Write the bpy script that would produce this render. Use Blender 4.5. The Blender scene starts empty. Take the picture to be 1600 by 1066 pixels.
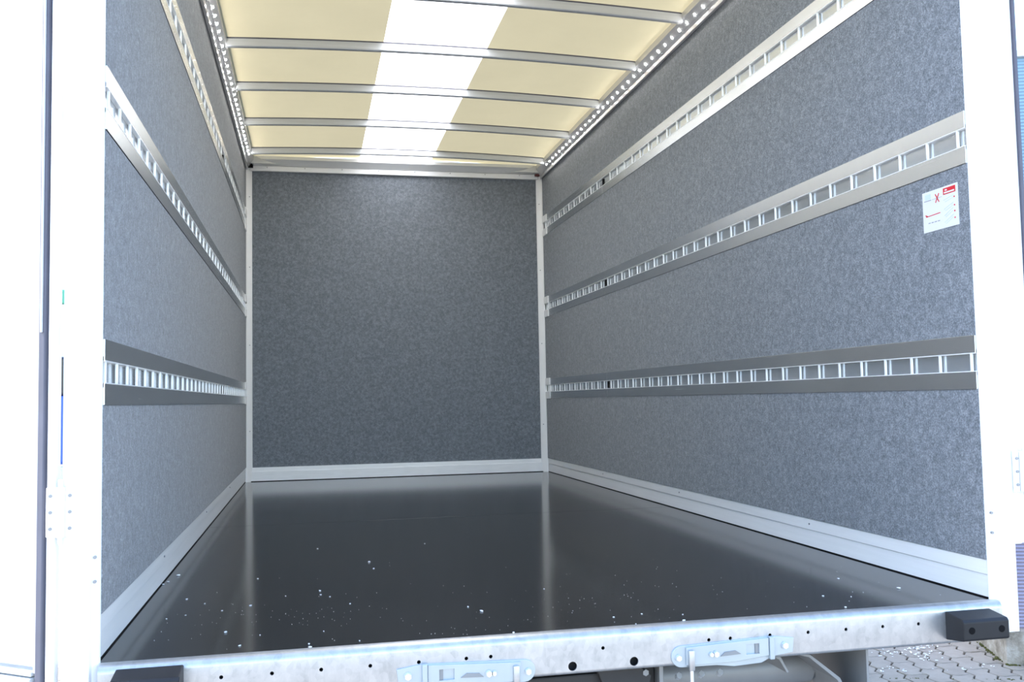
import bpy, bmesh, math, random
from mathutils import Vector, Matrix
random.seed(7)
R = math.radians
scene = bpy.context.scene
C = scene.collection

# ------------------------------------------------------------------ camera
F_PX = 1473.7
YAW, PITCH, ROLL = 0.2116, 0.0615, -0.0185
CAM = Vector((-0.6406, -2.1671, 0.5406))
cam_data = bpy.data.cameras.new('camera')
cam_data.sensor_fit = 'HORIZONTAL'
cam_data.sensor_width = 36.0
cam_data.lens = F_PX * 36.0 / 1600.0
cam_data.clip_start = 0.02
cam_data.clip_end = 500
camera = bpy.data.objects.new('camera', cam_data)
C.objects.link(camera)
fwd = Vector((math.sin(YAW) * math.cos(PITCH), math.cos(YAW) * math.cos(PITCH), math.sin(PITCH)))
right = Vector((math.cos(YAW), -math.sin(YAW), 0))
up = right.cross(fwd)
r2 = right * math.cos(ROLL) + up * math.sin(ROLL)
u2 = -right * math.sin(ROLL) + up * math.cos(ROLL)
m = Matrix((r2, u2, -fwd)).transposed().to_4x4()
m.translation = CAM
camera.matrix_world = m
scene.camera = camera

# ------------------------------------------------------------------ sky, sun, exposure
SUN_AZ, SUN_EL = R(-62), R(52)          # azimuth from +y towards +x, so the sun stands left of and ahead of the truck
SUN_STRENGTH = 4.9
SKY_STRENGTH = 0.30
world = bpy.data.worlds.new('sky')
scene.world = world
world.use_nodes = True
wn = world.node_tree
for n in list(wn.nodes):
    wn.nodes.remove(n)
wo = wn.nodes.new('ShaderNodeOutputWorld')
bg = wn.nodes.new('ShaderNodeBackground')
sk = wn.nodes.new('ShaderNodeTexSky')
sk.sky_type = 'NISHITA'
sk.sun_disc = False
sk.sun_elevation = SUN_EL
sk.sun_rotation = SUN_AZ
sk.air_density = 1.0
sk.dust_density = 1.0
sk.ozone_density = 1.0
bg.inputs['Strength'].default_value = SKY_STRENGTH
wn.links.new(sk.outputs[0], bg.inputs['Color'])
wn.links.new(bg.outputs[0], wo.inputs['Surface'])

sun_data = bpy.data.lights.new('sun', 'SUN')
sun_data.energy = SUN_STRENGTH
sun_data.angle = R(0.53)
sun_data.color = (1.0, 0.93, 0.84)
sun = bpy.data.objects.new('sun', sun_data)
C.objects.link(sun)
sd = Vector((math.sin(SUN_AZ) * math.cos(SUN_EL), math.cos(SUN_AZ) * math.cos(SUN_EL), math.sin(SUN_EL)))
sun.rotation_euler = sd.to_track_quat('Z', 'Y').to_euler()
sun.location = sd * 30

vs = scene.view_settings
vs.view_transform = 'Standard'
vs.look = 'None'
vs.gamma = 1.0
vs.use_curve_mapping = False
vs.exposure = 1.6

# ------------------------------------------------------------------ materials
MATS = {}
def new_mat(name):
    mt = bpy.data.materials.new(name)
    mt.use_nodes = True
    nt = mt.node_tree
    b = nt.nodes['Principled BSDF']
    MATS[name] = mt
    return mt, nt, b

def coords(nt, scale=(1, 1, 1), rot=(0, 0, 0), kind='Object'):
    tc = nt.nodes.new('ShaderNodeTexCoord')
    mp = nt.nodes.new('ShaderNodeMapping')
    mp.inputs['Scale'].default_value = scale
    mp.inputs['Rotation'].default_value = rot
    nt.links.new(tc.outputs[kind], mp.inputs['Vector'])
    return mp.outputs['Vector']

def noise(nt, vec, scale, detail=4, rough=0.5):
    n = nt.nodes.new('ShaderNodeTexNoise')
    n.inputs['Scale'].default_value = scale
    n.inputs['Detail'].default_value = detail
    n.inputs['Roughness'].default_value = rough
    nt.links.new(vec, n.inputs['Vector'])
    return n.outputs['Fac']

def ramp(nt, fac, stops):
    r = nt.nodes.new('ShaderNodeValToRGB')
    e = r.color_ramp.elements
    while len(e) < len(stops):
        e.new(0.5)
    for el, (p, c) in zip(e, stops):
        el.position = p
        el.color = (*c, 1) if len(c) == 3 else c
    nt.links.new(fac, r.inputs['Fac'])
    return r.outputs['Color']

def bump(nt, b, fac, strength, dist=0.002):
    bp = nt.nodes.new('ShaderNodeBump')
    bp.inputs['Strength'].default_value = strength
    bp.inputs['Distance'].default_value = dist
    nt.links.new(fac, bp.inputs['Height'])
    nt.links.new(bp.outputs['Normal'], b.inputs['Normal'])

def simple(name, col, rough=0.5, metal=0.0, var=0.06, scale=12.0, spec=0.5, stretch=(1, 1, 1)):
    mt, nt, b = new_mat(name)
    v = coords(nt, stretch)
    f = noise(nt, v, scale, 5)
    lo = tuple(max(0, c * (1 - var)) for c in col)
    hi = tuple(min(1, c * (1 + var)) for c in col)
    nt.links.new(ramp(nt, f, [(0.3, lo), (0.7, hi)]), b.inputs['Base Color'])
    b.inputs['Roughness'].default_value = rough
    b.inputs['Metallic'].default_value = metal
    b.inputs['Specular IOR Level'].default_value = spec
    return mt, nt, b

def felt(name, lo, mid, hi):
    mt, nt, b = new_mat(name)
    v = coords(nt)
    f1 = noise(nt, v, 260, 3, 0.7)
    f2 = noise(nt, v, 60, 3, 0.6)
    mx = nt.nodes.new('ShaderNodeMath')
    mx.operation = 'MULTIPLY_ADD'
    mx.inputs[1].default_value = 0.30
    nt.links.new(f2, mx.inputs[0])
    sc = nt.nodes.new('ShaderNodeMath')
    sc.operation = 'MULTIPLY'
    sc.inputs[1].default_value = 0.70
    nt.links.new(f1, sc.inputs[0])
    nt.links.new(sc.outputs[0], mx.inputs[2])
    nt.links.new(ramp(nt, mx.outputs[0], [(0.34, lo), (0.5, mid), (0.66, hi)]), b.inputs['Base Color'])
    b.inputs['Roughness'].default_value = 0.95
    b.inputs['Specular IOR Level'].default_value = 0.15
    b.inputs['Sheen Weight'].default_value = 0.23
    b.inputs['Sheen Roughness'].default_value = 0.55
    b.inputs['Sheen Tint'].default_value = (1.0, 0.98, 0.96, 1)
    bump(nt, b, f1, 0.5, 0.002)
    return mt
felt('felt', (0.076, 0.088, 0.102), (0.168, 0.190, 0.217), (0.335, 0.365, 0.405))

# dark phenolic plywood floor
mt, nt, b = new_mat('floor_film')
v = coords(nt)
f = noise(nt, v, 3.0, 6, 0.6)
nt.links.new(ramp(nt, f, [(0.3, (0.009, 0.0082, 0.008)), (0.75, (0.016, 0.0145, 0.0135))]), b.inputs['Base Color'])
v2 = coords(nt, (3, 26, 1))
f2 = noise(nt, v2, 6.0, 8, 0.65)
rr = nt.nodes.new('ShaderNodeMapRange')
rr.inputs['To Min'].default_value = 0.10
rr.inputs['To Max'].default_value = 0.155
nt.links.new(f2, rr.inputs['Value'])
nt.links.new(rr.outputs[0], b.inputs['Roughness'])
b.inputs['Specular IOR Level'].default_value = 0.42
fb = noise(nt, coords(nt, (1, 1, 1)), 420, 2)
bump(nt, b, fb, 0.012, 0.0006)

def brushed(name, col, rough, stretch, metal=1.0, var=0.12):
    mt, nt, b = new_mat(name)
    v = coords(nt, stretch)
    f = noise(nt, v, 8.0, 6, 0.6)
    nt.links.new(ramp(nt, f, [(0.25, tuple(c * (1 - var) for c in col)), (0.75, tuple(min(1, c * (1 + var * 0.6)) for c in col))]), b.inputs['Base Color'])
    rr = nt.nodes.new('ShaderNodeMapRange')
    rr.inputs['To Min'].default_value = rough * (1 - var)
    rr.inputs['To Max'].default_value = rough * (1 + var)
    nt.links.new(f, rr.inputs['Value'])
    nt.links.new(rr.outputs[0], b.inputs['Roughness'])
    b.inputs['Metallic'].default_value = metal
    return mt
brushed('rail_aluminium', (0.72, 0.74, 0.75), 0.27, (1, 0.2, 60), 0.92, 0.035)
for k_ in ('rail_aluminium',):
    nt = MATS[k_].node_tree
    b = nt.nodes['Principled BSDF']
    b.inputs['Anisotropic'].default_value = 0.85
    tv = nt.nodes.new('ShaderNodeCombineXYZ')
    tv.inputs['Z'].default_value = 1.0
    nt.links.new(tv.outputs[0], b.inputs['Tangent'])
brushed('channel_aluminium', (0.70, 0.73, 0.75), 0.17, (1, 0.25, 40), 0.80, 0.05)
brushed('bow_aluminium', (0.58, 0.61, 0.64), 0.40, (0.3, 20, 20), 0.25)
brushed('strip_aluminium', (0.74, 0.74, 0.75), 0.22, (30, 0.3, 30), 0.3)
simple('zinc_blue', (0.44, 0.51, 0.56), 0.34, 0.55, 0.06)
simple('rung_zinc', (0.90, 0.92, 0.93), 0.30, 0.15, 0.03)
simple('white_paint', (0.86, 0.87, 0.87), 0.38, 0.0, 0.015)
simple('grey_paint', (0.60, 0.62, 0.63), 0.45, 0.0, 0.03)
simple('baseboard_white', (0.84, 0.85, 0.86), 0.35, 0.0, 0.03, stretch=(1, 0.3, 6))
simple('black_rubber', (0.016, 0.017, 0.020), 0.5, 0.0, 0.15, spec=0.3)
simple('black_seal', (0.005, 0.005, 0.006), 0.7, 0.0, 0.1, spec=0.1)
simple('seal_and_shade_grey', (0.10, 0.10, 0.13), 0.6, 0.0, 0.1)
simple('dark_red', (0.13, 0.02, 0.015), 0.5, 0.0, 0.1)
simple('bolt_steel', (0.80, 0.82, 0.84), 0.3, 0.6, 0.03)
simple('screw_grey', (0.30, 0.31, 0.33), 0.4, 0.6, 0.03)
simple('chassis_black', (0.02, 0.02, 0.022), 0.6, 0.0, 0.2)
simple('chassis_grey', (0.24, 0.25, 0.26), 0.45, 0.2, 0.06)
simple('sign_white', (0.70, 0.72, 0.73), 0.5, 0.0, 0.01)
simple('sign_red', (0.62, 0.015, 0.03), 0.5, 0.0, 0.02)
simple('sign_grey', (0.30, 0.32, 0.38), 0.5, 0.0, 0.02)
simple('sign_blue', (0.55, 0.66, 0.82), 0.5, 0.0, 0.02)
simple('chip_white', (0.85, 0.87, 0.90), 0.5, 0.0, 0.02)
simple('truck_blue', (0.05, 0.12, 0.42), 0.4, 0.0, 0.05)
simple('truck_green', (0.10, 0.38, 0.24), 0.4, 0.0, 0.05)
simple('window_dark', (0.03, 0.03, 0.04), 0.15, 0.0, 0.05)
simple('tyre', (0.02, 0.02, 0.02), 0.8, 0.0, 0.1)

# galvanised steel with spangle and streaks
mt, nt, b = new_mat('galvanised')
v = coords(nt)
vo = nt.nodes.new('ShaderNodeTexVoronoi')
vo.inputs['Scale'].default_value = 70
nt.links.new(v, vo.inputs['Vector'])
f = noise(nt, coords(nt, (6, 1, 3)), 5, 7, 0.65)
mx = nt.nodes.new('ShaderNodeMath')
mx.operation = 'MULTIPLY_ADD'
mx.inputs[1].default_value = 0.25
nt.links.new(vo.outputs['Color'], mx.inputs[0])
nt.links.new(f, mx.inputs[2])
nt.links.new(ramp(nt, mx.outputs[0], [(0.25, (0.33, 0.34, 0.355)), (0.55, (0.46, 0.475, 0.49)), (0.9, (0.56, 0.57, 0.58))]), b.inputs['Base Color'])
b.inputs['Metallic'].default_value = 0.75
b.inputs['Roughness'].default_value = 0.36

# roof cloths: thin cloth that lets daylight through
def cloth(name, col, trans):
    mt, nt, b = new_mat(name)
    nt.nodes.remove(b)
    out = [n for n in nt.nodes if n.type == 'OUTPUT_MATERIAL'][0]
    v = coords(nt)
    f = noise(nt, v, 2.2, 6, 0.6)
    c = ramp(nt, f, [(0.3, tuple(x * 0.93 for x in col)), (0.7, col)])
    c2 = ramp(nt, f, [(0.3, tuple(x * 0.93 for x in trans)), (0.7, trans)])
    d = nt.nodes.new('ShaderNodeBsdfDiffuse')
    t = nt.nodes.new('ShaderNodeBsdfTranslucent')
    a = nt.nodes.new('ShaderNodeAddShader')
    nt.links.new(c, d.inputs['Color'])
    nt.links.new(c2, t.inputs['Color'])
    nt.links.new(d.outputs[0], a.inputs[0])
    nt.links.new(t.outputs[0], a.inputs[1])
    nt.links.new(a.outputs[0], out.inputs['Surface'])
    return mt
cloth('cloth_beige', (0.48, 0.43, 0.28), (0.099, 0.087, 0.054))
cloth('cloth_clear', (0.35, 0.36, 0.36), (0.95, 0.91, 0.83))

# LED emitter
mt, nt, b = new_mat('led_emitter')
b.inputs['Base Color'].default_value = (0.95, 0.95, 1, 1)
b.inputs['Emission Color'].default_value = (1.0, 0.97, 0.95, 1)
b.inputs['Emission Strength'].default_value = 60.0

# pavers
def stone(name, stops, scale=5.0, fine=160, bstr=0.4):
    mt, nt, b = new_mat(name)
    oi = nt.nodes.new('ShaderNodeObjectInfo')
    v = coords(nt)
    ad = nt.nodes.new('ShaderNodeVectorMath')
    ad.operation = 'ADD'
    nt.links.new(v, ad.inputs[0])
    sc = nt.nodes.new('ShaderNodeVectorMath')
    sc.operation = 'SCALE'
    sc.inputs['Scale'].default_value = 9.0
    nt.links.new(oi.outputs['Location'], sc.inputs[0])
    nt.links.new(sc.outputs[0], ad.inputs[1])
    f = noise(nt, ad.outputs[0], scale, 8, 0.7)
    f2 = noise(nt, ad.outputs[0], fine, 3)
    nt.links.new(ramp(nt, f, stops), b.inputs['Base Color'])
    b.inputs['Roughness'].default_value = 0.9
    b.inputs['Specular IOR Level'].default_value = 0.2
    bump(nt, b, f2, bstr, 0.003)
stone('paver_stone', [(0.3, (0.262, 0.226, 0.182)), (0.7, (0.365, 0.318, 0.258))])
stone('joint_sand', [(0.3, (0.035, 0.03, 0.022)), (0.7, (0.07, 0.058, 0.04))], 20)
stone('kerb_stone', [(0.28, (0.10, 0.085, 0.06)), (0.5, (0.33, 0.29, 0.24)), (0.72, (0.55, 0.51, 0.46))], 9, 120, 0.8)
stone('moss', [(0.3, (0.05, 0.052, 0.015)), (0.7, (0.12, 0.115, 0.035))], 40)

# distant pavement
mt, nt, b = new_mat('pavement_far')
br = nt.nodes.new('ShaderNodeTexBrick')
br.inputs['Color1'].default_value = (0.21, 0.19, 0.17, 1)
br.inputs['Color2'].default_value = (0.26, 0.236, 0.21, 1)
br.inputs['Mortar'].default_value = (0.06, 0.052, 0.04, 1)
br.inputs['Scale'].default_value = 1.0
br.inputs['Mortar Size'].default_value = 0.006
br.inputs['Brick Width'].default_value = 0.225
br.inputs['Row Height'].default_value = 0.1125
nt.links.new(coords(nt, (1, 1, 1), (0, 0, R(-72))), br.inputs['Vector'])
nt.links.new(br.outputs['Color'], b.inputs['Base Color'])
b.inputs['Roughness'].default_value = 0.9

# ribbed cladding of the building
def cladding(name, col):
    mt, nt, b = new_mat(name)
    w = nt.nodes.new('ShaderNodeTexWave')
    w.wave_type = 'BANDS'
    w.bands_direction = 'Z'
    w.inputs['Scale'].default_value = 16
    nt.links.new(coords(nt), w.inputs['Vector'])
    nt.links.new(ramp(nt, w.outputs['Fac'], [(0.1, tuple(c * 0.72 for c in col)), (0.6, col)]), b.inputs['Base Color'])
    b.inputs['Roughness'].default_value = 0.5
    bump(nt, b, w.outputs['Fac'], 0.6, 0.01)
cladding('cladding_blue', (0.26, 0.40, 0.52))
cladding('cladding_lilac', (0.34, 0.31, 0.42))

# ------------------------------------------------------------------ mesh helpers
class MB:
    def __init__(self):
        self.bm = bmesh.new()
    def box(self, x0, x1, y0, y1, z0, z1, bev=0.0, seg=2):
        t = bmesh.new()
        vs = [t.verts.new((x, y, z)) for x in (x0, x1) for y in (y0, y1) for z in (z0, z1)]
        for q in ((0, 1, 3, 2), (4, 6, 7, 5), (0, 4, 5, 1), (2, 3, 7, 6), (0, 2, 6, 4), (1, 5, 7, 3)):
            t.faces.new([vs[i] for i in q])
        bmesh.ops.recalc_face_normals(t, faces=t.faces)
        if bev > 0:
            bmesh.ops.bevel(t, geom=list(t.edges), offset=bev, segments=seg, profile=0.5, affect='EDGES')
        self.merge(t)
        return self
    def merge(self, t):
        me = bpy.data.meshes.new('tmp')
        t.to_mesh(me)
        t.free()
        self.bm.from_mesh(me)
        bpy.data.meshes.remove(me)
    def prism(self, pts, axis, a, b, bev=0.0):
        """polygon pts (p,q) extruded along axis: 'x' -> (y,z), 'y' -> (x,z), 'z' -> (x,y)"""
        t = bmesh.new()
        def P(p, q, w):
            return {'x': (w, p, q), 'y': (p, w, q), 'z': (p, q, w)}[axis]
        A = [t.verts.new(P(p, q, a)) for p, q in pts]
        B = [t.verts.new(P(p, q, b)) for p, q in pts]
        n = len(pts)
        t.faces.new(A)
        t.faces.new(B[::-1])
        for i in range(n):
            j = (i + 1) % n
            t.faces.new((A[i], B[i], B[j], A[j]))
        bmesh.ops.recalc_face_normals(t, faces=t.faces)
        if bev > 0:
            bmesh.ops.bevel(t, geom=list(t.edges), offset=bev, segments=2, profile=0.5, affect='EDGES')
        self.merge(t)
        return self
    def cyl(self, p0, p1, r, seg=12, r1=None):
        p0, p1 = Vector(p0), Vector(p1)
        d = p1 - p0
        t = bmesh.new()
        bmesh.ops.create_cone(t, cap_ends=True, segments=seg, radius1=r, radius2=r if r1 is None else r1, depth=d.length)
        q = d.to_track_quat('Z', 'Y')
        bmesh.ops.transform(t, matrix=Matrix.Translation((p0 + p1) / 2) @ q.to_matrix().to_4x4(), verts=t.verts)
        self.merge(t)
        return self
    def quad(self, a, b, c, d):
        f = self.bm.faces.new([self.bm.verts.new(p) for p in (a, b, c, d)])
        return self
    def strip(self, prof, axis_pts):
        """sweep: prof is a function giving a list of points for each station"""
        rows = [[self.bm.verts.new(p) for p in prof(s)] for s in axis_pts]
        for r0, r1_ in zip(rows, rows[1:]):
            for i in range(len(r0) - 1):
                self.bm.faces.new((r0[i], r0[i + 1], r1_[i + 1], r1_[i]))
        return self
    def loft(self, rings):
        rows = [[self.bm.verts.new(p) for p in ring] for ring in rings]
        n = len(rows[0])
        for r0, r1_ in zip(rows, rows[1:]):
            for i in range(n):
                j = (i + 1) % n
                self.bm.faces.new((r0[i], r0[j], r1_[j], r1_[i]))
        self.bm.faces.new(rows[0][::-1])
        self.bm.faces.new(rows[-1])
        bmesh.ops.recalc_face_normals(self.bm, faces=self.bm.faces)
        return self
    def mesh(self, name, mat, smooth=False):
        me = bpy.data.meshes.new(name)
        self.bm.to_mesh(me)
        self.bm.free()
        me.materials.append(MATS[mat])
        if smooth:
            for p in me.polygons:
                p.use_smooth = True
            me.set_sharp_from_angle(angle=R(35))
        return me
    def build(self, name, mat, parent=None, smooth=False):
        return link(name, self.mesh(name, mat, smooth), parent)

def link(name, me, parent=None, loc=None):
    o = bpy.data.objects.new(name, me)
    C.objects.link(o)
    if parent is not None:
        o.parent = parent
        if loc is None and parent.location.length > 0:
            o.location = -parent.location      # meshes are written in world space
    if loc is not None:
        o.location = loc
    return o

def empty(name, loc=(0, 0, 0)):
    o = bpy.data.objects.new(name, None)
    o.empty_display_size = 0.1
    C.objects.link(o)
    o.location = loc
    return o

def tag(o, label=None, cat=None, group=None, kind=None):
    if label:
        o['label'] = label
    if cat:
        o['category'] = cat
    if group:
        o['group'] = group
    if kind:
        o['kind'] = kind
    return o

# ------------------------------------------------------------------ dimensions (metres; x right, y into the truck, z up from its floor)
XW = 1.075            # half width between the felt faces
L = 4.677             # depth of the load space
Z_FELT = 2.195        # top of the side felt
GROUND = -0.95
RAILS = (0.6153, 1.2185, 1.826)
RH = 0.0715           # half height of a lashing rail
OH = 0.0235           # half height of its open channel

# ------------------------------------------------------------------ floor
fl = MB().box(-1.15, 1.15, 0.0, L + 0.05, -0.05, -0.012).build('floor', 'chassis_black')
tag(fl, 'dark glossy plywood load floor of the truck box', 'floor', kind='structure')
for y0, y1 in ((0.001, 2.2185), (2.2205, L)):
    MB().box(-1.094, 1.094, y0, y1, -0.012, 0.0, 0.0006, 1).build('floor_panel', 'floor_film', fl)

# ------------------------------------------------------------------ side walls
def side_wall(s, name, label):
    w = MB().box(*sorted((s * 1.10, s * 1.148)), 0.02, L + 0.06, -0.06, 2.30).build(name, 'white_paint')
    tag(w, label, 'wall', kind='structure')
    edges = [0.1008]
    for z in RAILS:
        edges += [z - RH, z + RH]
    edges.append(Z_FELT + 0.012)
    for i in range(0, len(edges), 2):
        MB().box(*sorted((s * XW, s * 1.10)), 0.004, L, edges[i], edges[i + 1], 0.001, 1).build('felt_panel', 'felt', w)
    return w
side_wall(-1, 'wall_left', 'grey felt lined side wall on the left of the load space')
side_wall(1, 'wall_right', 'grey felt lined side wall on the right, carrying the white sign')

wb = MB().box(-1.165, 1.165, L + 0.02, L + 0.07, -0.06, 2.30).build('wall_back', 'white_paint')
tag(wb, 'dark grey felt end wall at the far end of the truck box', 'wall', kind='structure')
MB().box(-1.04, 1.045, L, L + 0.02, 0.09, 2.20, 0.001, 1).build('felt_panel', 'felt', wb)

# ------------------------------------------------------------------ baseboards
def side_base(s, name, label):
    xo, xm = s * 1.115, s * 1.0835
    prof = [(xo, 0.0), (xm, 0.003), (s * 1.0825, 0.060), (s * 1.0790, 0.0625), (s * 1.0775, 0.100), (xo, 0.1005)]
    b_ = MB().prism(prof, 'y', 0.006, L - 0.002).build(name, 'baseboard_white')
    tag(b_, label, 'baseboard', kind='structure')
    MB().box(*sorted((s * 1.0815, s * 1.090)), 0.006, L - 0.02, -0.001, 0.0032).build('sealant_bead', 'black_seal', b_)
    g = MB()
    for yy in (0.9, 2.1, 3.3):
        g = MB().cyl((s * 1.0795, yy, 0.082), (s * 1.0755, yy, 0.082), 0.003, 8)
        g.build('rivet', 'screw_grey', b_)
side_base(-1, 'baseboard_left', 'white ridged kick profile along the foot of the left wall')
side_base(1, 'baseboard_right', 'white ridged kick profile along the foot of the right wall')
bb = MB().prism([(L + 0.02, 0.0), (L - 0.016, 0.003), (L - 0.014, 0.068), (L - 0.010, 0.070), (L - 0.008, 0.0965), (L + 0.02, 0.0975)], 'x', -1.078, 1.078).build('baseboard_back', 'baseboard_white')
tag(bb, 'white kick profile along the foot of the end wall', 'baseboard', kind='structure')
MB().box(-1.06, 1.06, L - 0.020, L - 0.013, -0.001, 0.004).build('sealant_bead', 'black_seal', bb)

# ------------------------------------------------------------------ corner and top trims at the end wall
def corner_trim(s, name, label):
    x0, x1 = s * 1.035, s * 1.080
    prof = [(x1, L + 0.01), (x0, L + 0.01), (x0, L - 0.010), (s * 1.041, L - 0.017), (s * 1.063, L - 0.036), (s * 1.070, L - 0.040), (x1, L - 0.040)]
    t_ = MB().prism(prof, 'z', 0.0, 2.222).build(name, 'white_paint')
    tag(t_, label, 'trim', kind='structure')
    for z in (0.35, 0.95, 1.5, 2.0):
        MB().cyl((s * 1.052, L - 0.030, z), (s * 1.050, L - 0.0245, z), 0.003, 8).build('screw', 'screw_grey', t_)
    return t_
corner_trim(-1, 'trim_1', 'white vertical corner profile where the left wall meets the end wall')
corner_trim(1, 'trim_2', 'white vertical corner profile where the right wall meets the end wall')
tt = MB().box(-1.045, 1.045, L - 0.026, L + 0.01, 2.188, 2.224, 0.003).build('trim_3', 'white_paint')
tag(tt, 'white horizontal profile capping the top of the end wall', 'trim', kind='structure')
for k in range(8):
    x = -0.93 + k * 0.262
    MB().cyl((x, L - 0.030, 2.214), (x, L - 0.024, 2.214), 0.0035, 8).build('screw', 'screw_grey', tt)
hd = MB().prism([(L + 0.02, 2.224), (L - 0.018, 2.228), (L - 0.075, 2.262), (L - 0.075, 2.285), (L + 0.02, 2.30)], 'x', -1.02, 1.02).build('trim_4', 'white_paint')
tag(hd, 'pale sloping header panel between the roof cloth and the end wall', 'trim', kind='structure')
for s in (-1, 1):
    MB().box(*sorted((s * 1.018, s * 1.148)), L - 0.0515, L + 0.02, 2.2245, 2.30).build('corner_block', 'grey_paint', hd)
    # curved corner gusset
    pts = [(s * 1.05, 2.2265), (s * 1.05, 2.275), (s * 1.00, 2.275)]
    n = 10
    for i in range(n + 1):
        a = i / n
        pts.append((s * (0.985 - 0.20 * a), 2.2265 + 0.040 * (1 - a) ** 2.2))
    MB().prism(pts, 'y', L - 0.088, L - 0.080).build('corner_gusset', 'grey_paint', hd)
cp = MB().box(1.020, 1.054, L - 0.058, L - 0.030, 2.208, 2.2245, 0.002).build('end_cap', 'dark_red', bpy.data.objects['trim_2'])
cp = MB().prism([(-1.062, 2.206), (-1.026, 2.206), (-1.026, 2.222), (-1.034, 2.232)], 'y', L - 0.058, L - 0.030).build('end_cap', 'black_seal', bpy.data.objects['trim_1'])

# ------------------------------------------------------------------ cant profiles (top of the side walls) with their LED strips
LED_N0 = 0
def cant(s, tname, tlabel, llabel):
    prof = [(s * 1.072, 2.190), (s * 1.0600, 2.1895), (s * 1.0585, 2.191), (s * 1.0565, 2.2078), (s * 1.0205, 2.2505), (s * 1.0205, 2.292), (s * 1.03, 2.292),
            (s * 1.148, 2.292), (s * 1.148, 2.20), (s * 1.075, 2.20)]
    t_ = MB().prism(prof, 'y', 0.0, L - 0.052).build(tname, 'strip_aluminium')
    tag(t_, tlabel, 'trim', kind='structure')
    # the slope runs from (1.064,2.199) to (1.0205,2.2505)
    ax, az = 1.064, 2.199
    dx, dz = -0.0435, 0.0515
    ln = math.hypot(dx, dz)
    nx, nz = -dz / ln, -dx / ln * -1
    nx, nz = -0.764, -0.645                                    # facing into the room and down
    def P(t, off):
        return (s * (ax + dx * t + nx * off), az + dz * t + nz * off)
    e = empty('led_strip', (s * 1.04, 0.0, 2.22))
    tag(e, llabel, 'light strip', 'strips of small round lights under the roof edges')
    a0, a1, a2, a3 = P(0.42, -0.0005), P(0.42, 0.0025), P(0.76, 0.0025), P(0.76, -0.0005)
    MB().prism([a0, a1, a2, a3], 'y', 0.03, 4.40).build('carrier', 'strip_aluminium', e)
    led = None
    q = P(0.59, 0.0025)
    for k in range(48):
        y = 4.345 - 0.0897 * k
        if led is None:
            t = bmesh.new()
            bmesh.ops.create_uvsphere(t, u_segments=8, v_segments=6, radius=0.0064)
            bmesh.ops.scale(t, vec=(0.7, 1, 0.7), verts=t.verts)
            g = MB()
            g.merge(t)
            led = g.mesh('led', 'led_emitter', True)
        link('led', led, e, Vector((q[0], y, q[1])) - e.location)
    clip = None
    qc = P(0.25, 0.001)
    for k in range(16):
        y = 4.24 - 0.269 * k
        if clip is None:
            clip = MB().box(-0.006, 0.006, -0.004, 0.004, -0.003, 0.003, 0.001, 1).mesh('clip', 'screw_grey')
        link('clip', clip, e, Vector((qc[0], y, qc[1])) - e.location)
cant(-1, 'trim_5', 'aluminium cant profile along the top of the left wall', 'row of bright white round lights under the left roof edge')
cant(1, 'trim_6', 'aluminium cant profile along the top of the right wall', 'row of bright white round lights under the right roof edge')

# ------------------------------------------------------------------ roof cloth and bows
def roof_z(x):
    return 2.303 - 0.024 * (x / 1.02) ** 2
ce = empty('ceiling', (0, 0, 2.28))
tag(ce, 'beige roof cloth with a bright clear strip down its middle', 'ceiling', kind='structure')
def cloth_panel(x0, x1, mat, n):
    g = MB()
    ys = [0.0 + (L - 0.03) * i / 60 for i in range(61)]
    def prof(y):
        sag = 0.0025 * math.sin((y - 0.49) / 0.648 * math.pi) ** 2
        return [(x0 + (x1 - x0) * i / n, y, roof_z(x0 + (x1 - x0) * i / n) + sag) for i in range(n + 1)]
    g.strip(prof, ys)
    return g.build('roof_cloth', mat, ce, True)
cloth_panel(-1.022, -0.278, 'cloth_beige', 12)
cloth_panel(-0.278, 0.238, 'cloth_clear', 8)
cloth_panel(0.238, 1.022, 'cloth_beige', 12)

BOWS = (4.372, 3.690, 3.032, 2.398, 1.772, 1.13, 0.49)
ORD = ('first', 'second', 'third', 'fourth', 'fifth', 'sixth', 'seventh')
for y, o_ in zip(BOWS, ORD):
    e = empty('roof_bow', (0, y, 2.25))
    tag(e, 'grey aluminium roof bow, %s from the end wall' % o_, 'roof bow', 'aluminium bows carrying the roof cloth')
    rings = []
    for i in range(25):
        x = -1.024 + 2.048 * i / 24
        zt = roof_z(x) - 0.004
        w = 0.013
        h = 0.041
        rings.append([(x, y - w, zt - 0.002), (x, y - w, zt - h + 0.004), (x, y - w + 0.004, zt - h), (x, y + w - 0.004, zt - h),
                      (x, y + w, zt - h + 0.004), (x, y + w, zt - 0.002), (x, y + w - 0.002, zt), (x, y - w + 0.002, zt)])
    MB().loft(rings).build('bar', 'bow_aluminium', e, True)
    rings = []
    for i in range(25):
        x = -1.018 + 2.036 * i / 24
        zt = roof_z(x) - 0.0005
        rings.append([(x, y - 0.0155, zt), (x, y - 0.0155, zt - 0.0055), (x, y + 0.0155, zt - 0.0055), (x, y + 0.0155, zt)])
    MB().loft(rings).build('gap_shadow', 'seal_and_shade_grey', e)  # dark strip added as the shadow line between bow and cloth

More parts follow.
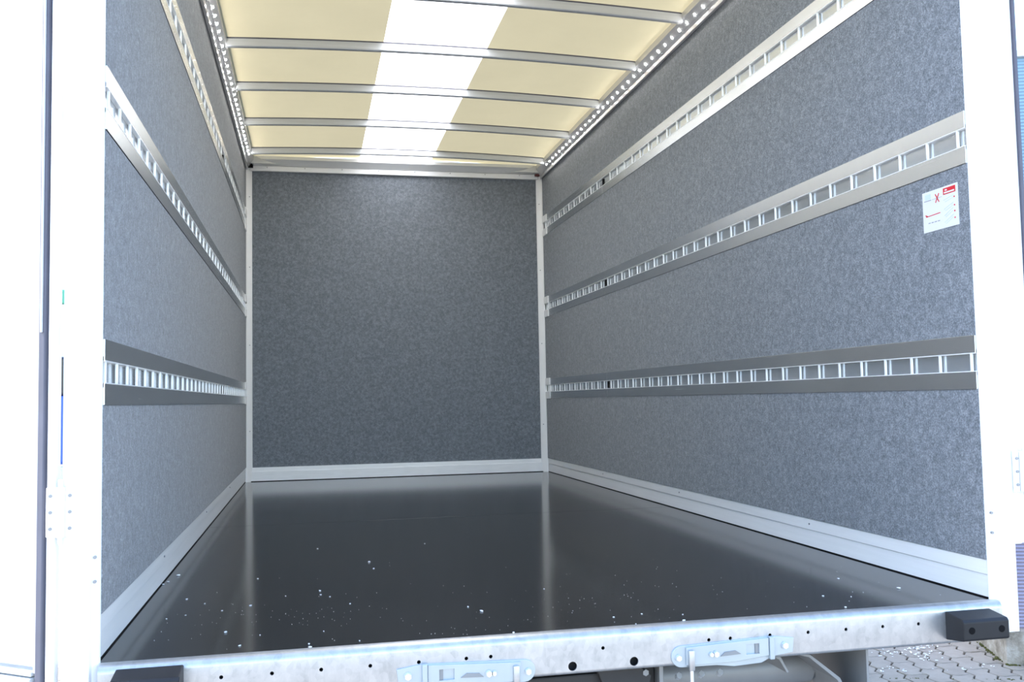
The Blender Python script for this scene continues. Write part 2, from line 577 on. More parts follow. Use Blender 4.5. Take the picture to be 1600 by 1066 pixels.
# ------------------------------------------------------------------ lashing rails
def rail(s, zc, joint, y_first, label):
    e = empty('lashing_rail', (s * XW, 0.0, zc))
    tag(e, label, 'rail', 'aluminium lashing rails along the side walls')
    def X(u):                    # u: distance into the room from the felt face
        return s * (XW - u)
    for y0, y1 in ((0.004, joint - 0.002), (joint + 0.002, 4.64)):
        # channel (back, lips)
        prof = [(X(-0.0115), zc - OH - 0.010), (X(-0.0115), zc + OH + 0.010), (X(0.0), zc + OH + 0.010), (X(0.0), zc + OH + 0.0015), (X(0.0), zc + OH),
                (X(-0.0085), zc + OH), (X(-0.0085), zc - OH), (X(0.0), zc - OH), (X(0.0), zc - OH - 0.0015), (X(0.0), zc - OH - 0.010)]
        MB().prism(prof, 'y', y0, y1).build('channel', 'channel_aluminium', e)
        for d in (1, -1):
            za, zb = sorted((zc + d * (OH + 0.0010), zc + d * RH))
            MB().box(*sorted((X(-0.004), X(0.0022))), y0, y1, za, zb, 0.0008, 1).build('flange', 'rail_aluminium', e)
            zl = zc + d * OH
            MB().box(*sorted((X(-0.0082), X(0.0028))), y0, y1, *sorted((zl - d * 0.0005, zl + d * 0.0018))).build('lip', 'rung_zinc', e)
    MB().box(*sorted((X(-0.0084), X(-0.002))), joint - 0.008, joint + 0.008, zc - OH + 0.004, zc + OH - 0.004, 0.001, 1).build('joint_plug', 'black_seal', e)
    rung = MB().box(*sorted((s * 0.0045, -s * 0.0020)), -0.0034, 0.0034, -OH + 0.0002, OH - 0.0002, 0.0012, 2).mesh('rung', 'rung_zinc', True)
    k = 0
    while True:
        y = y_first + 0.128 * k
        k += 1
        if y > 4.63:
            break
        if abs(y - joint) < 0.03:
            continue
        link('rung', rung, e, (0, y, 0))
    for d in (1, -1):
        za, zb = sorted((zc + d * (OH + 0.001), zc + d * (RH + 0.004)))
        MB().box(*sorted((X(-0.002), X(0.0065))), 4.515, 4.645, za, zb, 0.0015, 1).build('end_plate', 'white_paint', e)
NAMES = ('lowest', 'middle', 'highest')
for s, side, jt in ((-1, 'left', 2.912), (1, 'right', 3.163)):
    for i, z in enumerate(RAILS):
        rail(s, z, jt, (0.023, 0.036, 0.073)[i], '%s aluminium ladder rail on the %s felt wall' % (NAMES[i], side))

# ------------------------------------------------------------------ instruction sign on the right wall
sg = empty('instruction_sign', (XW - 0.0005, 0.118, 1.047))
tag(sg, 'white printed instruction sticker with a red logo box on the right felt wall', 'sign')
def SG(y0, y1, z0, z1, name, mat, lay=1, rot=0.0):
    """y,z in sign units: u to the right (0..1), v up (0..1)"""
    W_, H_ = 0.150, 0.115
    cu, cv = (y0 + y1) / 2, (z0 + z1) / 2
    hu, hv = (y1 - y0) / 2 * W_, (z1 - z0) / 2 * H_
    c, s_ = math.cos(rot), math.sin(rot)
    pts = []
    for a, b_ in ((-hu, -hv), (hu, -hv), (hu, hv), (-hu, hv)):
        p, q = a * c - b_ * s_, a * s_ + b_ * c
        pts.append((0.118 - ((cu - 0.5) * W_ + p), 1.047 + (cv - 0.5) * H_ + q))
    x1 = XW - 0.0008 - 0.0004 * lay
    return MB().prism(pts, 'x', XW + 0.0002, x1).build(name, mat, sg)
SG(0, 1, 0, 1, 'sheet', 'sign_white', 1)
SG(0.60, 0.94, 0.80, 0.955, 'logo_box', 'sign_red', 2)
SG(0.63, 0.91, 0.825, 0.862, 'logo_text', 'sign_white', 3)
SG(0.65, 0.71, 0.885, 0.92, 'logo_mark', 'sign_white', 3)
SG(0.335, 0.525, 0.765, 0.79, 'cross_stroke', 'sign_red', 3, R(57))
SG(0.335, 0.525, 0.765, 0.79, 'cross_stroke', 'sign_red', 3, R(-57))
SG(0.28, 0.56, 0.772, 0.780, 'drawing_line', 'sign_grey', 2)
SG(0.08, 0.24, 0.80, 0.93, 'drawing', 'sign_blue', 2)
SG(0.05, 0.25, 0.765, 0.785, 'drawing_line', 'sign_grey', 2)
SG(0.09, 0.50, 0.385, 0.405, 'red_line', 'sign_red', 2, R(2))
SG(0.07, 0.14, 0.395, 0.425, 'red_line', 'sign_red', 2, R(-25))
for k in range(4):
    SG(0.15 + 0.09 * k, 0.21 + 0.09 * k, 0.205, 0.228, 'note_line', 'sign_grey', 2)
for k, zz in enumerate((0.70, 0.50, 0.36, 0.20)):
    SG(0.60, 0.88, zz, zz + 0.014, 'drawing_line', 'sign_blue', 2, R((10, 18, 24, 24)[k]))
    SG(0.64, 0.86, zz - 0.055, zz - 0.043, 'drawing_line', 'sign_blue', 2, R((10, 18, 24, 24)[k]))
    SG(0.885, 0.915, zz - 0.03, zz + 0.005, 'red_dot', 'sign_red', 2)

# ------------------------------------------------------------------ rear portal posts
def post(s, name, label):
    prof = [(s * 1.0765, 0.0035), (s * 1.0765, 0.0005), (s * 1.0785, -0.003), (s * 1.092, -0.009), (s * 1.096, -0.016), (s * 1.148, -0.016), (s * 1.152, -0.010), (s * 1.152, 0.019), (s * 1.12, 0.019), (s * 1.12, 0.0035)]
    t_ = MB().prism(prof, 'z', -0.082, 2.42).build(name, 'white_paint')
    tag(t_, label, 'post', kind='structure')
    for z in (0.172, 0.223):
        MB().cyl((s * 1.0868, -0.0115, z), (s * 1.0868, -0.006, z), 0.0036, 10).build('screw', 'screw_grey', t_)
    return t_
post(-1, 'trim_7', 'white steel rear portal post at the left edge of the opening')
post(1, 'trim_8', 'white steel rear portal post at the right edge of the opening')
hp = MB().box(-1.152, 1.152, -0.016, 0.06, 2.30, 2.42, 0.004).build('trim_9', 'white_paint')
tag(hp, 'white header beam over the rear opening of the truck', 'trim', kind='structure')

# ------------------------------------------------------------------ doors
# left door, swung right round: its inner face looks at the camera
d1 = empty('door_1', (-1.165, -0.004, -0.02))
tag(d1, 'white left rear door swung open beside the portal post', 'door', kind='structure')
DA = R(36)
dirx, diry = -math.cos(DA), math.sin(DA)
nx_, ny_ = -math.sin(DA), -math.cos(DA)           # outwards of the face that looks at the camera
def D1(u, w, z):
    return (-1.192 + dirx * u + nx_ * w, 0.000 + diry * u + ny_ * w, z)
def door_box(u0, u1, w0, w1, z0, z1, name, mat, parent):
    t = bmesh.new()
    vs_ = [t.verts.new(D1(u, w, z)) for u in (u0, u1) for w in (w0, w1) for z in (z0, z1)]
    for q in ((0, 1, 3, 2), (4, 6, 7, 5), (0, 4, 5, 1), (2, 3, 7, 6), (0, 2, 6, 4), (1, 5, 7, 3)):
        t.faces.new([vs_[i] for i in q])
    bmesh.ops.recalc_face_normals(t, faces=t.faces)
    bmesh.ops.bevel(t, geom=list(t.edges), offset=min(0.003, (u1 - u0) * .2, (z1 - z0) * .2, abs(w1 - w0) * .2), segments=2, profile=0.5, affect='EDGES')
    g = MB()
    g.merge(t)
    return g.build(name, mat, parent)
door_box(0.016, 1.06, -0.03, 0.004, 0.0, 2.30, 'panel', 'white_paint', d1)
door_box(0.008, 0.016, -0.03, 0.007, -0.012, 2.31, 'edge_profile', 'grey_paint', d1)
door_box(-0.012, 0.008, -0.02, 0.010, -0.06, 2.31, 'seal', 'seal_and_shade_grey', d1)
door_box(-0.006, -0.001, 0.010, 0.014, 0.70, 2.31, 'seal_lip', 'grey_paint', d1)
door_box(0.016, 1.06, -0.03, 0.012, -0.018, -0.008, 'bottom_profile', 'grey_paint', d1)
door_box(0.016, 1.06, -0.03, 0.016, -0.034, -0.022, 'bottom_seal', 'grey_paint', d1)
MB().box(-1.1795, -1.163, -0.020, 0.02, -0.06, 2.31, 0.002, 1).build('hinge_profile', 'white_paint', d1)
def hinge(s, zc, parent):
    h = MB().box(*sorted((s * 1.127, s * 1.145)), -0.022, -0.017, zc - 0.052, zc + 0.052, 0.002, 1).build('hinge', 'white_paint', parent)
    MB().box(*sorted((s * 1.157, s * 1.180)), -0.026, -0.0205, zc - 0.052, zc + 0.052, 0.002, 1).build('hinge', 'white_paint', parent)
    MB().cyl((s * 1.151, -0.026, zc - 0.052), (s * 1.151, -0.026, zc + 0.052), 0.0085, 14).build('hinge_barrel', 'white_paint', parent, True)
    MB().cyl((s * 1.151, -0.026, zc - 0.066), (s * 1.151, -0.026, zc + 0.068), 0.0055, 12).build('hinge_pin', 'bolt_steel', parent, True)
    for dz in (-0.034, 0, 0.034):
        MB().cyl((s * 1.134, -0.0245, zc + dz), (s * 1.134, -0.0215, zc + dz), 0.0036, 8).build('screw', 'screw_grey', parent)
        MB().cyl((s * 1.171, -0.0285, zc + dz), (s * 1.171, -0.0255, zc + dz), 0.0036, 8).build('screw', 'screw_grey', parent)
for zc in (0.322, 1.75):
    hinge(-1, zc, d1)
# right door, folded right round along the outside of the body
d2 = empty('door_2', (1.21, 0.0, 0.14))
tag(d2, 'white right rear door folded back along the outside of the truck', 'door', kind='structure')
MB().box(1.172, 1.228, -0.004, 1.06, 0.14, 2.30, 0.004).build('panel', 'white_paint', d2)
MB().box(1.228, 1.236, -0.012, 1.06, 0.15, 2.30, 0.002, 1).build('seal', 'seal_and_shade_grey', d2)
MB().box(1.1515, 1.172, -0.014, 0.03, 0.14, 2.30, 0.002, 1).build('hinge_profile', 'white_paint', d2)
def hinge_r(zc, parent):
    MB().box(1.150, 1.166, -0.024, -0.0165, zc - 0.054, zc + 0.054, 0.002, 1).build('hinge', 'white_paint', parent)
    MB().box(1.168, 1.200, -0.034, -0.0145, zc - 0.052, zc + 0.052, 0.003, 2).build('hinge', 'white_paint', parent)
    MB().cyl((1.182, -0.024, zc - 0.064), (1.182, -0.024, zc + 0.064), 0.006, 12).build('hinge_pin', 'bolt_steel', parent, True)
    for dz in (-0.034, 0, 0.034):
        MB().cyl((1.158, -0.027, zc + dz), (1.158, -0.0235, zc + dz), 0.004, 8).build('screw', 'screw_grey', parent)
for zc in (0.328, 1.75):
    hinge_r(zc, d2)

# ------------------------------------------------------------------ rear cross member with punched holes
Y0 = -0.030
prof = [(0.0, 0.001), (-0.012, 0.001)]
for i in range(7):
    a = R(90 - 15 * i)
    prof.append((-0.012 - 0.018 * math.cos(a), -0.017 + 0.018 * math.sin(a)))
for i in range(5):
    a = R(22.5 * i)
    prof.append((-0.022 - 0.008 * math.cos(a), -0.087 - 0.008 * math.sin(a)))
prof += [(0.0, -0.095), (0.0, -0.091), (-0.022, -0.091), (-0.026, -0.086), (-0.026, -0.018), (-0.012, -0.003), (0.0, -0.003)]
cm = MB().prism(prof, 'x', -1.076, 1.088).build('rear_cross_member', 'galvanised')
tag(cm, 'galvanised steel sill beam with punched holes across the rear of the truck', 'sill beam')
cut = MB()
HOLES = [-0.829, -0.724, -0.620, -0.514, -0.407, -0.300, -0.244, 0.021, 0.284, 0.339, 0.442, 0.543, 0.645, 0.746, 0.846]
for x in HOLES:
    cut.cyl((x, -0.05, -0.040), (x, -0.012, -0.040), 0.0042, 14)
for x in (-0.053, 0.096):
    cut.cyl((x, -0.05, -0.076), (x, -0.012, -0.076), 0.0105, 20)
cutter = cut.build('cutter', 'chassis_black')
bo = cm.modifiers.new('holes', 'BOOLEAN')
bo.operation = 'DIFFERENCE'
bo.solver = 'EXACT'
bo.object = cutter
dg = bpy.context.evaluated_depsgraph_get()
me = bpy.data.meshes.new_from_object(cm.evaluated_get(dg))
cm.modifiers.clear()
cm.data = me
for p in me.polygons:
    p.use_smooth = True
me.set_sharp_from_angle(angle=R(30))
bpy.data.objects.remove(cutter)
MB().box(-1.07, 1.08, -0.004, 0.004, -0.09, -0.004).build('web', 'chassis_black', cm)

# ------------------------------------------------------------------ latch brackets bolted to the sill
def latch(mirror, label):
    def X(x):
        return 0.045 - x if mirror else x
    dz = -0.013 if not mirror else -0.016
    e = empty('latch_bracket', (X(0.32), Y0, -0.06 + dz))
    tag(e, label, 'latch bracket', 'galvanised latch brackets bolted to the rear sill')
    def rounded(cx, cz, r, hx):
        return [(X(cx + r * math.cos(R(90 + 18 * k_))), cz + dz + r * math.sin(R(90 + 18 * k_))) for k_ in range(11)]
    base = rounded(0.212, -0.060, 0.025, 0) + [(X(0.300), -0.086 + dz), (X(0.345), -0.092 + dz), (X(0.415), -0.089 + dz), (X(0.446), -0.076 + dz), (X(0.498), -0.070 + dz), (X(0.502), -0.036 + dz), (X(0.446), -0.028 + dz)]
    MB().prism(base, 'y', Y0 + 0.0005, Y0 - 0.0045, 0.0008).build('base_plate', 'zinc_blue', e)
    y1 = Y0 - 0.0045
    lev = [(X(0.222), -0.0385 + dz), (X(0.222), -0.0800 + dz), (X(0.345), -0.0800 + dz), (X(0.433), -0.0715 + dz), (X(0.433), -0.0300 + dz)]
    lv = MB().prism(lev, 'y', y1 + 0.0005, y1 - 0.006, 0.0008).build('lever', 'zinc_blue', e)
    ct = MB().box(*sorted((X(0.374), X(0.408))), y1 - 0.02, y1 - 0.0002, -0.065 + dz, -0.041 + dz).build('cutter', 'zinc_blue')
    md = lv.modifiers.new('window', 'BOOLEAN')
    md.operation = 'DIFFERENCE'
    md.solver = 'EXACT'
    md.object = ct
    bpy.context.view_layer.update()
    dg_ = bpy.context.evaluated_depsgraph_get()
    me_ = bpy.data.meshes.new_from_object(lv.evaluated_get(dg_))
    lv.modifiers.clear()
    lv.data = me_
    bpy.data.objects.remove(ct)
    MB().box(*sorted((X(0.399), X(0.408))), y1 - 0.003, y1 + 0.0, -0.0648 + dz, -0.0412 + dz).build('window_shutter', 'chassis_grey', e)
    MB().box(*sorted((X(0.434), X(0.446))), y1 - 0.011, y1, -0.081 + dz, -0.027 + dz, 0.002).build('lever_stop', 'zinc_blue', e)
    MB().box(*sorted((X(0.226), X(0.2405))), y1 - 0.014, y1 - 0.0055, -0.092 + dz, -0.044 + dz, 0.003).build('swing_bar', 'galvanised', e, True)
    MB().cyl((X(0.2335), y1 - 0.008, -0.088 + dz), (X(0.2335), y1 - 0.008, -0.120 + dz), 0.0045, 12).build('threaded_rod', 'bolt_steel', e, True)
    for bx, bz, br_ in ((0.204, -0.062, 0.0068), (0.284, -0.058, 0.0050), (0.296, -0.058, 0.0068), (0.477, -0.052, 0.0076)):
        yb = y1 if bx in (0.204, 0.477) else y1 - 0.006
        MB().cyl((X(bx), yb + 0.001, bz + dz), (X(bx), yb - 0.002, bz + dz), br_ * 1.3, 16).build('washer', 'zinc_blue', e, True)
        MB().cyl((X(bx), yb - 0.0018, bz + dz), (X(bx), yb - 0.007, bz + dz), br_, 6).build('bolt', 'bolt_steel', e)
    MB().prism([(X(0.308), -0.064 + dz), (X(0.318), -0.055 + dz), (X(0.346), -0.053 + dz), (X(0.360), -0.062 + dz)], 'y', y1 - 0.005, y1 - 0.0085).build('wedge', 'chassis_grey', e)
latch(False, 'galvanised latch bracket on the sill, nearer the black rubber buffer at right')
latch(True, 'galvanised latch bracket low on the sill, left of its two large holes')

# ------------------------------------------------------------------ rubber buffers
def buffer(x0, x1, zt, label):
    e = empty('rubber_buffer', ((x0 + x1) / 2, Y0, zt - 0.03))
    tag(e, label, 'buffer', 'black rubber buffers at the ends of the sill')
    body = MB().prism([(Y0 + 0.0, zt + 0.006), (Y0 - 0.064, zt - 0.002), (Y0 - 0.070, zt - 0.008), (Y0 - 0.070, zt - 0.050), (Y0 - 0.066, zt - 0.054), (Y0 + 0.0, zt - 0.064)], 'x', x0, x1, 0.0025)
    body = body.build('body', 'black_rubber', e)
    for x in (x0 + 0.022, x1 - 0.022):
        MB().cyl((x, Y0 - 0.0708, zt - 0.028), (x, Y0 - 0.0690, zt - 0.028), 0.0085, 16).build('recess_shade', 'black_seal', e)  # flat black disc painting the dark inside a bolt hole
buffer(0.922, 1.050, -0.020, 'black rubber buffer at the right end of the sill')
buffer(-1.040, -0.905, -0.013, 'black rubber buffer at the left end of the sill, cut by the frame')

# ------------------------------------------------------------------ chassis under the floor
def thing(name, label, cat, loc, group=None):
    return tag(empty(name, loc), label, cat, group)
e = thing('support_beam', 'pale grey channel beam under the floor beside the paving', 'beam', (0.735, 0.05, -0.1))
MB().box(0.728, 0.734, 0.02, 2.4, -0.34, -0.100).build('web', 'chassis_grey', e)
MB().box(0.690, 0.800, 0.02, 2.4, -0.1005, -0.0955, 0.001, 1).build('flange', 'white_paint', e)
MB().box(0.734, 0.790, 0.02, 2.4, -0.345, -0.339, 0.001, 1).build('flange', 'white_paint', e)
e = thing('chassis_frame', 'black steel chassis frame in the dark under the floor', 'chassis', (0, 0.3, -0.3))
MB().cyl((0.19, 0.20, -0.185), (0.66, 0.20, -0.185), 0.045, 24).build('tube', 'chassis_grey', e, True)
MB().prism([(0.40, -0.098), (0.47, -0.098), (0.50, -0.112), (0.52, -0.150), (0.515, -0.152), (0.495, -0.118), (0.468, -0.104), (0.40, -0.103)], 'y', 0.03, 0.14, 0.001).build('bent_plate', 'chassis_grey', e)
MB().prism([(0.52, -0.098), (0.58, -0.112), (0.66, -0.175), (0.70, -0.260), (0.694, -0.262), (0.652, -0.180), (0.576, -0.118), (0.52, -0.103)], 'y', 0.03, 0.20, 0.001).build('bent_plate', 'chassis_grey', e)
MB().box(0.18, 0.19, 0.03, 0.25, -0.24, -0.098, 0.001, 1).build('side_plate', 'chassis_grey', e)
for x in (0.25, 0.31, 0.36):
    MB().cyl((x, 0.078, -0.150), (x, 0.090, -0.158), 0.008, 6).build('bolt', 'bolt_steel', e)
for x in (-0.42, 0.12):
    MB().box(x, x + 0.06, 0.06, 6.5, -0.30, -0.098, 0.004).build('frame_rail', 'chassis_black', e)
MB().box(-1.0, 0.15, 0.05, 0.11, -0.28, -0.12, 0.004).build('cross_beam', 'chassis_black', e)
MB().box(-1.0, 0.68, 1.4, 1.5, -0.28, -0.10, 0.004).build('cross_beam', 'chassis_black', e)
MB().box(-1.05, 0.72, 0.12, 4.7, -0.099, -0.052).build('underfloor', 'chassis_black', e)
MB().prism([(0.02, -0.098), (0.12, -0.098), (0.16, -0.130), (0.14, -0.20), (0.06, -0.20)], 'y', 0.03, 0.05, 0.002).build('bracket', 'chassis_black', e)
MB().cyl((0.145, 0.028, -0.122), (0.145, 0.05, -0.122), 0.008, 6).build('bolt', 'chassis_grey', e)
for x in (-0.85, 0.85):
    for yy in (3.2,):
        t_ = MB().cyl((x - 0.11, yy, GROUND + 0.36), (x + 0.11, yy, GROUND + 0.36), 0.36, 32).build('wheel', 'tyre', e, True)
        MB().cyl((x - 0.115, yy, GROUND + 0.36), (x + 0.115, yy, GROUND + 0.36), 0.20, 24).build('rim', 'grey_paint', t_, True).location = (0, 0, 0)

# ------------------------------------------------------------------ ground, pavers, kerb, building
gr = MB().quad((-60, -60, GROUND - 0.030), (60, -60, GROUND - 0.030), (60, 60, GROUND - 0.030), (-60, 60, GROUND - 0.030)).build('ground', 'pavement_far')
tag(gr, 'grey interlocking stone paving of the yard', 'pavement', kind='structure')
ANG = R(-18)
ca, sa = math.cos(ANG), math.sin(ANG)
PW, PL = 0.1165, 0.233
def paver_mesh():
    hw, hl, g_ = PW / 2, PL / 2, 0.0042
    amp = 0.013
    def wave(t):                   # zigzag offset along the long side, periodic over half a stone
        return amp * (abs(((t / (PL / 2)) % 1.0) * 2 - 1) * 2 - 1)
    n = 4
    pts = []
    for i in range(2 * n + 1):     # right side going up
        t = -hl + PL * i / (2 * n)
        pts.append((hw - g_ + wave(t + hl), t))
    def wav2(u):
        return 0.010 * math.sin(u / hw * math.pi)
    top = [(hw * k, hl) for k in (0.5, 0.0, -0.5)]
    pts[-1] = (hw - g_ + wave(2 * hl), hl - g_)
    pts[0] = (hw - g_ + wave(0), -hl + g_)
    for x, y in top:
        pts.append((x + wave(0), y - g_ + wav2(x)))
    for i in range(2 * n + 1):
        t = hl - PL * i / (2 * n)
        yy = min(max(t, -hl + g_), hl - g_)
        pts.append((-hw + g_ + wave(t + hl), yy))
    for x, y in [(-hw * 0.5, -hl), (0, -hl), (hw * 0.5, -hl)]:
        pts.append((x + wave(0), y + g_ + wav2(x)))
    g = MB()
    bm = g.bm
    N = len(pts)
    lo = [bm.verts.new((x, y, -0.05)) for x, y in pts]
    mi = [bm.verts.new((x, y, -0.004)) for x, y in pts]
    hi = [bm.verts.new((x * 0.945, y * 0.972, 0.0)) for x, y in pts]
    for i in range(N):
        j = (i + 1) % N
        bm.faces.new((lo[i], lo[j], mi[j], mi[i]))
        bm.faces.new((mi[i], mi[j], hi[j], hi[i]))
    bm.faces.new(hi)
    return g.mesh('paver', 'paver_stone')
pm = paver_mesh()
cnt = 0
O = Vector((2.80, 2.62))
cand = []
for i in range(-16, 17):
    for j in range(-10, 11):
        u = i * PW
        v_ = j * PL + (PL / 2 if i % 2 else 0)
        x, y = O.x + u * ca - v_ * sa, O.y + u * sa + v_ * ca
        cand.append(((x - O.x) ** 2 + (y - O.y) ** 2, x, y))
cand.sort()
for d, x, y in cand[:300]:
    o = link('paver', pm, gr, (x, y, GROUND + random.uniform(-0.002, 0.001)))
    o.rotation_euler = (random.uniform(-0.008, 0.008), random.uniform(-0.008, 0.008), ANG)
bed = MB()
bed.prism([(O.x + a * ca - b_ * sa, O.y + a * sa + b_ * ca) for a, b_ in ((-1.9, -2.2), (1.9, -2.2), (1.9, 2.2), (-1.9, 2.2))], 'z', GROUND - 0.045, GROUND - 0.020)
bed.build('joint_bed', 'joint_sand', gr)
ms = bmesh.new()
for k in range(80):
    t = random.uniform(-0.75, 0.75)
    x, y = O.x - 0.30 + t * ca + 0.23 * sa + random.gauss(0, 0.004), O.y - 0.10 + t * sa - 0.23 * ca + random.gauss(0, 0.004)
    mtx = Matrix.Translation((x, y, GROUND - 0.001)) @ Matrix.Rotation(random.uniform(0, 6), 4, 'Z') @ Matrix.Diagonal((1.6, 0.7, 0.5, 1))
    bmesh.ops.create_icosphere(ms, subdivisions=1, radius=random.uniform(0.003, 0.007), matrix=mtx)
g = MB()
g.merge(ms)
o = g.build('moss', 'moss', gr)
o['kind'] = 'stuff'
# flattened white specks in clusters on the paving
fl_ = bmesh.new()
def speck_cluster(px, py, sx, sy, n):
    for k in range(n):
        x, y = px + random.gauss(0, sx), py + random.gauss(0, sy)
        mtx = Matrix.Translation((x, y, GROUND + 0.004)) @ Matrix.Rotation(random.uniform(0, 6), 4, 'Z') @ Matrix.Diagonal((random.uniform(0.6, 2.2), 0.7, 0.35, 1))
        bmesh.ops.create_icosphere(fl_, subdivisions=1, radius=random.uniform(0.003, 0.008), matrix=mtx)
speck_cluster(2.75, 2.70, 0.07, 0.07, 36)
speck_cluster(2.86, 2.82, 0.06, 0.03, 22)
speck_cluster(2.55, 2.78, 0.05, 0.06, 16)
speck_cluster(2.42, 2.47, 0.05, 0.03, 12)
speck_cluster(2.75, 2.38, 0.10, 0.02, 10)
g = MB()
g.merge(fl_)
o = g.build('white_specks', 'chip_white')
tag(o, 'scattered white specks on the paving beside the sill', 'flakes', kind='stuff')

def kerb():
    t = bmesh.new()
    cx, cy = 3.046, 2.375
    d1_ = Vector((math.cos(R(68)), math.sin(R(68))))
    d2_ = Vector((math.cos(R(-20)), math.sin(R(-20))))
    a, b_ = 0.95, 1.8
    P0 = Vector((cx, cy))
    base = [P0, P0 + d2_ * b_, P0 + d2_ * b_ + d1_ * a, P0 + d1_ * a]
    return base, d1_, d2_
base, kd1, kd2 = kerb()
g = MB().prism([(p.x, p.y) for p in base], 'z', GROUND - 0.05, GROUND + 0.185, 0.014)
kb = g.build('kerb_block', 'kerb_stone', None, True)
tag(kb, 'weathered concrete plinth block on the paving behind the right buffer', 'plinth')
mg = bmesh.new()
for k in range(60):
    a = random.uniform(0, 0.5)
    p = base[0] + (kd1 * a if random.random() < 0.35 else kd2 * a * 0.6) - (kd1 + kd2) * 0.006
    mtx = Matrix.Translation((p.x + random.gauss(0, .006), p.y + random.gauss(0, .006), GROUND + 0.003)) @ Matrix.Diagonal((1.2, 1.2, 0.7, 1))
    bmesh.ops.create_icosphere(mg, subdivisions=1, radius=random.uniform(0.004, 0.011), matrix=mtx)
g = MB()
g.merge(mg)
o = g.build('moss', 'moss', kb)
o['kind'] = 'stuff'
bl = empty('building', (3.6, 3.2, GROUND + 0.185))
tag(bl, 'low building with pale blue ribbed cladding beyond the right post', 'building')
P0 = base[0] + kd1 * 0.06 + kd2 * 0.06
foot = [P0, P0 + kd2 * 1.66, P0 + kd2 * 1.66 + kd1 * 0.83, P0 + kd1 * 0.83]
pts = [(p.x, p.y) for p in foot]
MB().prism(pts, 'z', GROUND + 0.185, 0.85).build('lower_wall', 'cladding_lilac', bl)
MB().prism(pts, 'z', 0.85, 2.42).build('upper_wall', 'cladding_blue', bl)
rf = [P0 - (kd1 + kd2) * 0.02, foot[1] + (kd2 - kd1) * 0.02, foot[2] + (kd1 + kd2) * 0.02, foot[3] + (kd1 - kd2) * 0.02]
MB().prism([(p.x, p.y) for p in rf], 'z', 2.42, 2.46, 0.004).build('roof_edge', 'grey_paint', bl)

# parked truck far behind, glimpsed through the hinge gap of the left door
pt = empty('parked_truck', (-4.0, 12.0, GROUND))
tag(pt, 'parked truck glimpsed through the narrow hinge gap left of the opening', 'truck')
MB().box(-6.2, -3.2, 12.6, 18.0, 0.05, 2.05, 0.03).build('box_body', 'white_paint', pt)
MB().box(-6.2, -3.2, 12.58, 18.0, 2.05, 2.26, 0.02).build('roof_band', 'truck_green', pt)
MB().box(-5.8, -3.5, 12.0, 12.6, -0.25, 0.70, 0.04).build('cab_lower', 'truck_blue', pt)
MB().box(-5.8, -3.5, 12.05, 12.6, 0.70, 1.25, 0.04).build('windscreen', 'window_dark', pt)
MB().box(-5.8, -3.5, 11.95, 12.1, -0.55, -0.28, 0.03).build('bumper', 'grey_paint', pt)
for x in (-5.4, -3.9):
    for yy in (12.9, 16.6):
        MB().cyl((x - 0.12, yy, GROUND + 0.42), (x + 0.12, yy, GROUND + 0.42), 0.42, 24).build('wheel', 'tyre', pt, True)

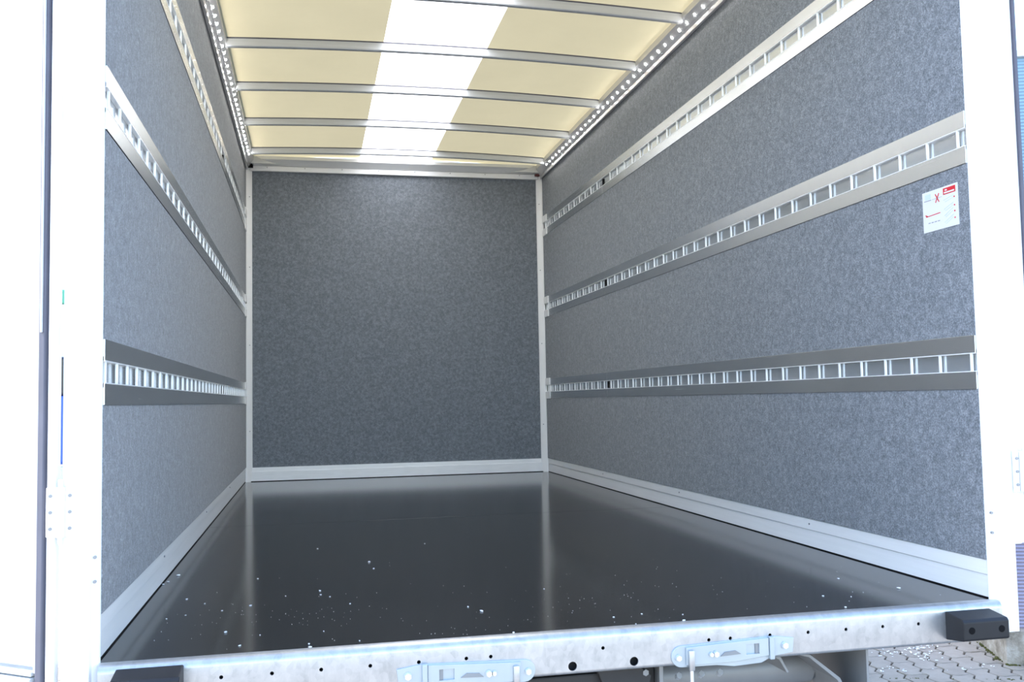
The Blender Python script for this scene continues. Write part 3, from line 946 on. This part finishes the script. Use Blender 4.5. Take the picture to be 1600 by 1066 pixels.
# ------------------------------------------------------------------ crumbs on the load floor
def crumb_mesh(k):
    t = bmesh.new()
    bmesh.ops.create_icosphere(t, subdivisions=1, radius=1.0)
    rr_ = random.Random(k)
    for v in t.verts:
        v.co *= rr_.uniform(0.6, 1.25)
        v.co.z *= 0.6
    g = MB()
    g.merge(t)
    return g.mesh('crumb', 'chip_white')
CM = [crumb_mesh(k) for k in range(4)]
CRUMBS = [
    (-0.839, 0.201, 0.0041, 'larger white crumb near the sill, under the reflection of the left corner profile'),
    (-0.448, 1.084, 0.0045, 'larger white crumb farthest from the sill, left of the middle of the floor'),
    (-0.216, 0.245, 0.0043, 'larger white crumb in the middle of the floor, a hand from the sill'),
    (-0.798, 0.063, 0.0027, None),
    (-0.646, 0.036, 0.0025, None),
    (-0.644, 0.006, 0.0032, 'leftmost of the larger white crumbs lying right at the sill edge'),
    (-0.183, 0.006, 0.003, 'second from left of the larger white crumbs lying right at the sill edge'),
    (-1.052, 1.024, 0.0044, 'larger white crumb beside the left kick profile'),
    (-1.068, 0.92, 0.0032, None),
    (-1.077, 0.881, 0.0032, None),
    (-0.799, 0.492, 0.0031, None),
    (0.941, 0.188, 0.0039, 'larger white crumb on the pale floor near the right kick profile'),
    (0.676, 0.02, 0.0035, 'rightmost of the larger white crumbs lying right at the sill edge'),
    (0.695, 0.159, 0.0024, None),
    (0.237, 0.006, 0.0032, 'second from right of the larger white crumbs lying right at the sill edge'),
    (-0.616, 0.638, 0.0029, None),
    (-0.801, 0.888, 0.0027, None),
    (-0.614, 0.582, 0.0023, None),
    (-0.442, 0.956, 0.0028, None),
    (-0.24, 0.306, 0.0026, None),
    (-0.999, 0.392, 0.0023, None),
    (-0.979, 0.632, 0.0025, None),
    (-0.923, 0.555, 0.0025, None),
    (-0.534, 0.032, 0.002, None),
    (0.115, 0.006, 0.0021, None),
    (0.164, 0.1, 0.0022, None),
    (0.087, 0.088, 0.0021, None),
    (0.861, 0.359, 0.0026, None),
    (0.258, 0.065, 0.002, None),
    (0.006, 0.472, 0.0023, None),
    (-0.957, 0.423, 0.002, None),
    (-0.869, 0.45, 0.002, None),
    (-0.589, 0.547, 0.0021, None),
    (-0.539, 0.438, 0.002, None),
    (-0.711, 0.594, 0.0021, None),
    (-0.612, 0.147, 0.0018, None),
    (-0.758, 0.152, 0.0019, None),
    (-0.219, 1.433, 0.0025, None),
    (-0.617, 1.44, 0.003, None),
    (0.76, 0.13, 0.002, None),
]
for k, (x, y, r, lb) in enumerate(CRUMBS):
    o = link('crumb', CM[k % 4])
    o.location = (x, y, r * 0.5)
    o.scale = (r * 1.5, r, r)
    o.rotation_euler = (0, 0, random.uniform(0, 6))
    tag(o, lb or 'tiny white crumb, a mere speck on the dark load floor', 'crumb', 'white crumbs scattered over the load floor')
ds = bmesh.new()
for k in range(210):
    if random.random() < 0.6:
        x, y = random.uniform(-1.0, 1.0), abs(random.gauss(0, 0.45)) + 0.03
    else:
        cx_, cy_ = random.choice(((-0.62, 0.32), (-0.30, 0.06), (0.10, 0.30), (-0.80, 0.42)))
        x, y = random.gauss(cx_, 0.08), random.gauss(cy_, 0.06)
    if y < 0.02 or y > 2.2 or abs(x) > 1.05:
        continue
    mtx = Matrix.Translation((x, y, 0.0006)) @ Matrix.Rotation(random.uniform(0, 6), 4, 'Z')
    bmesh.ops.create_icosphere(ds, subdivisions=1, radius=random.choice((0.0004, 0.0005, 0.0006, 0.0008)), matrix=mtx)
g = MB()
g.merge(ds)
o = g.build('dust', 'chip_white')
tag(o, 'fine white dust specks strewn over the rear of the load floor', 'dust', kind='stuff')
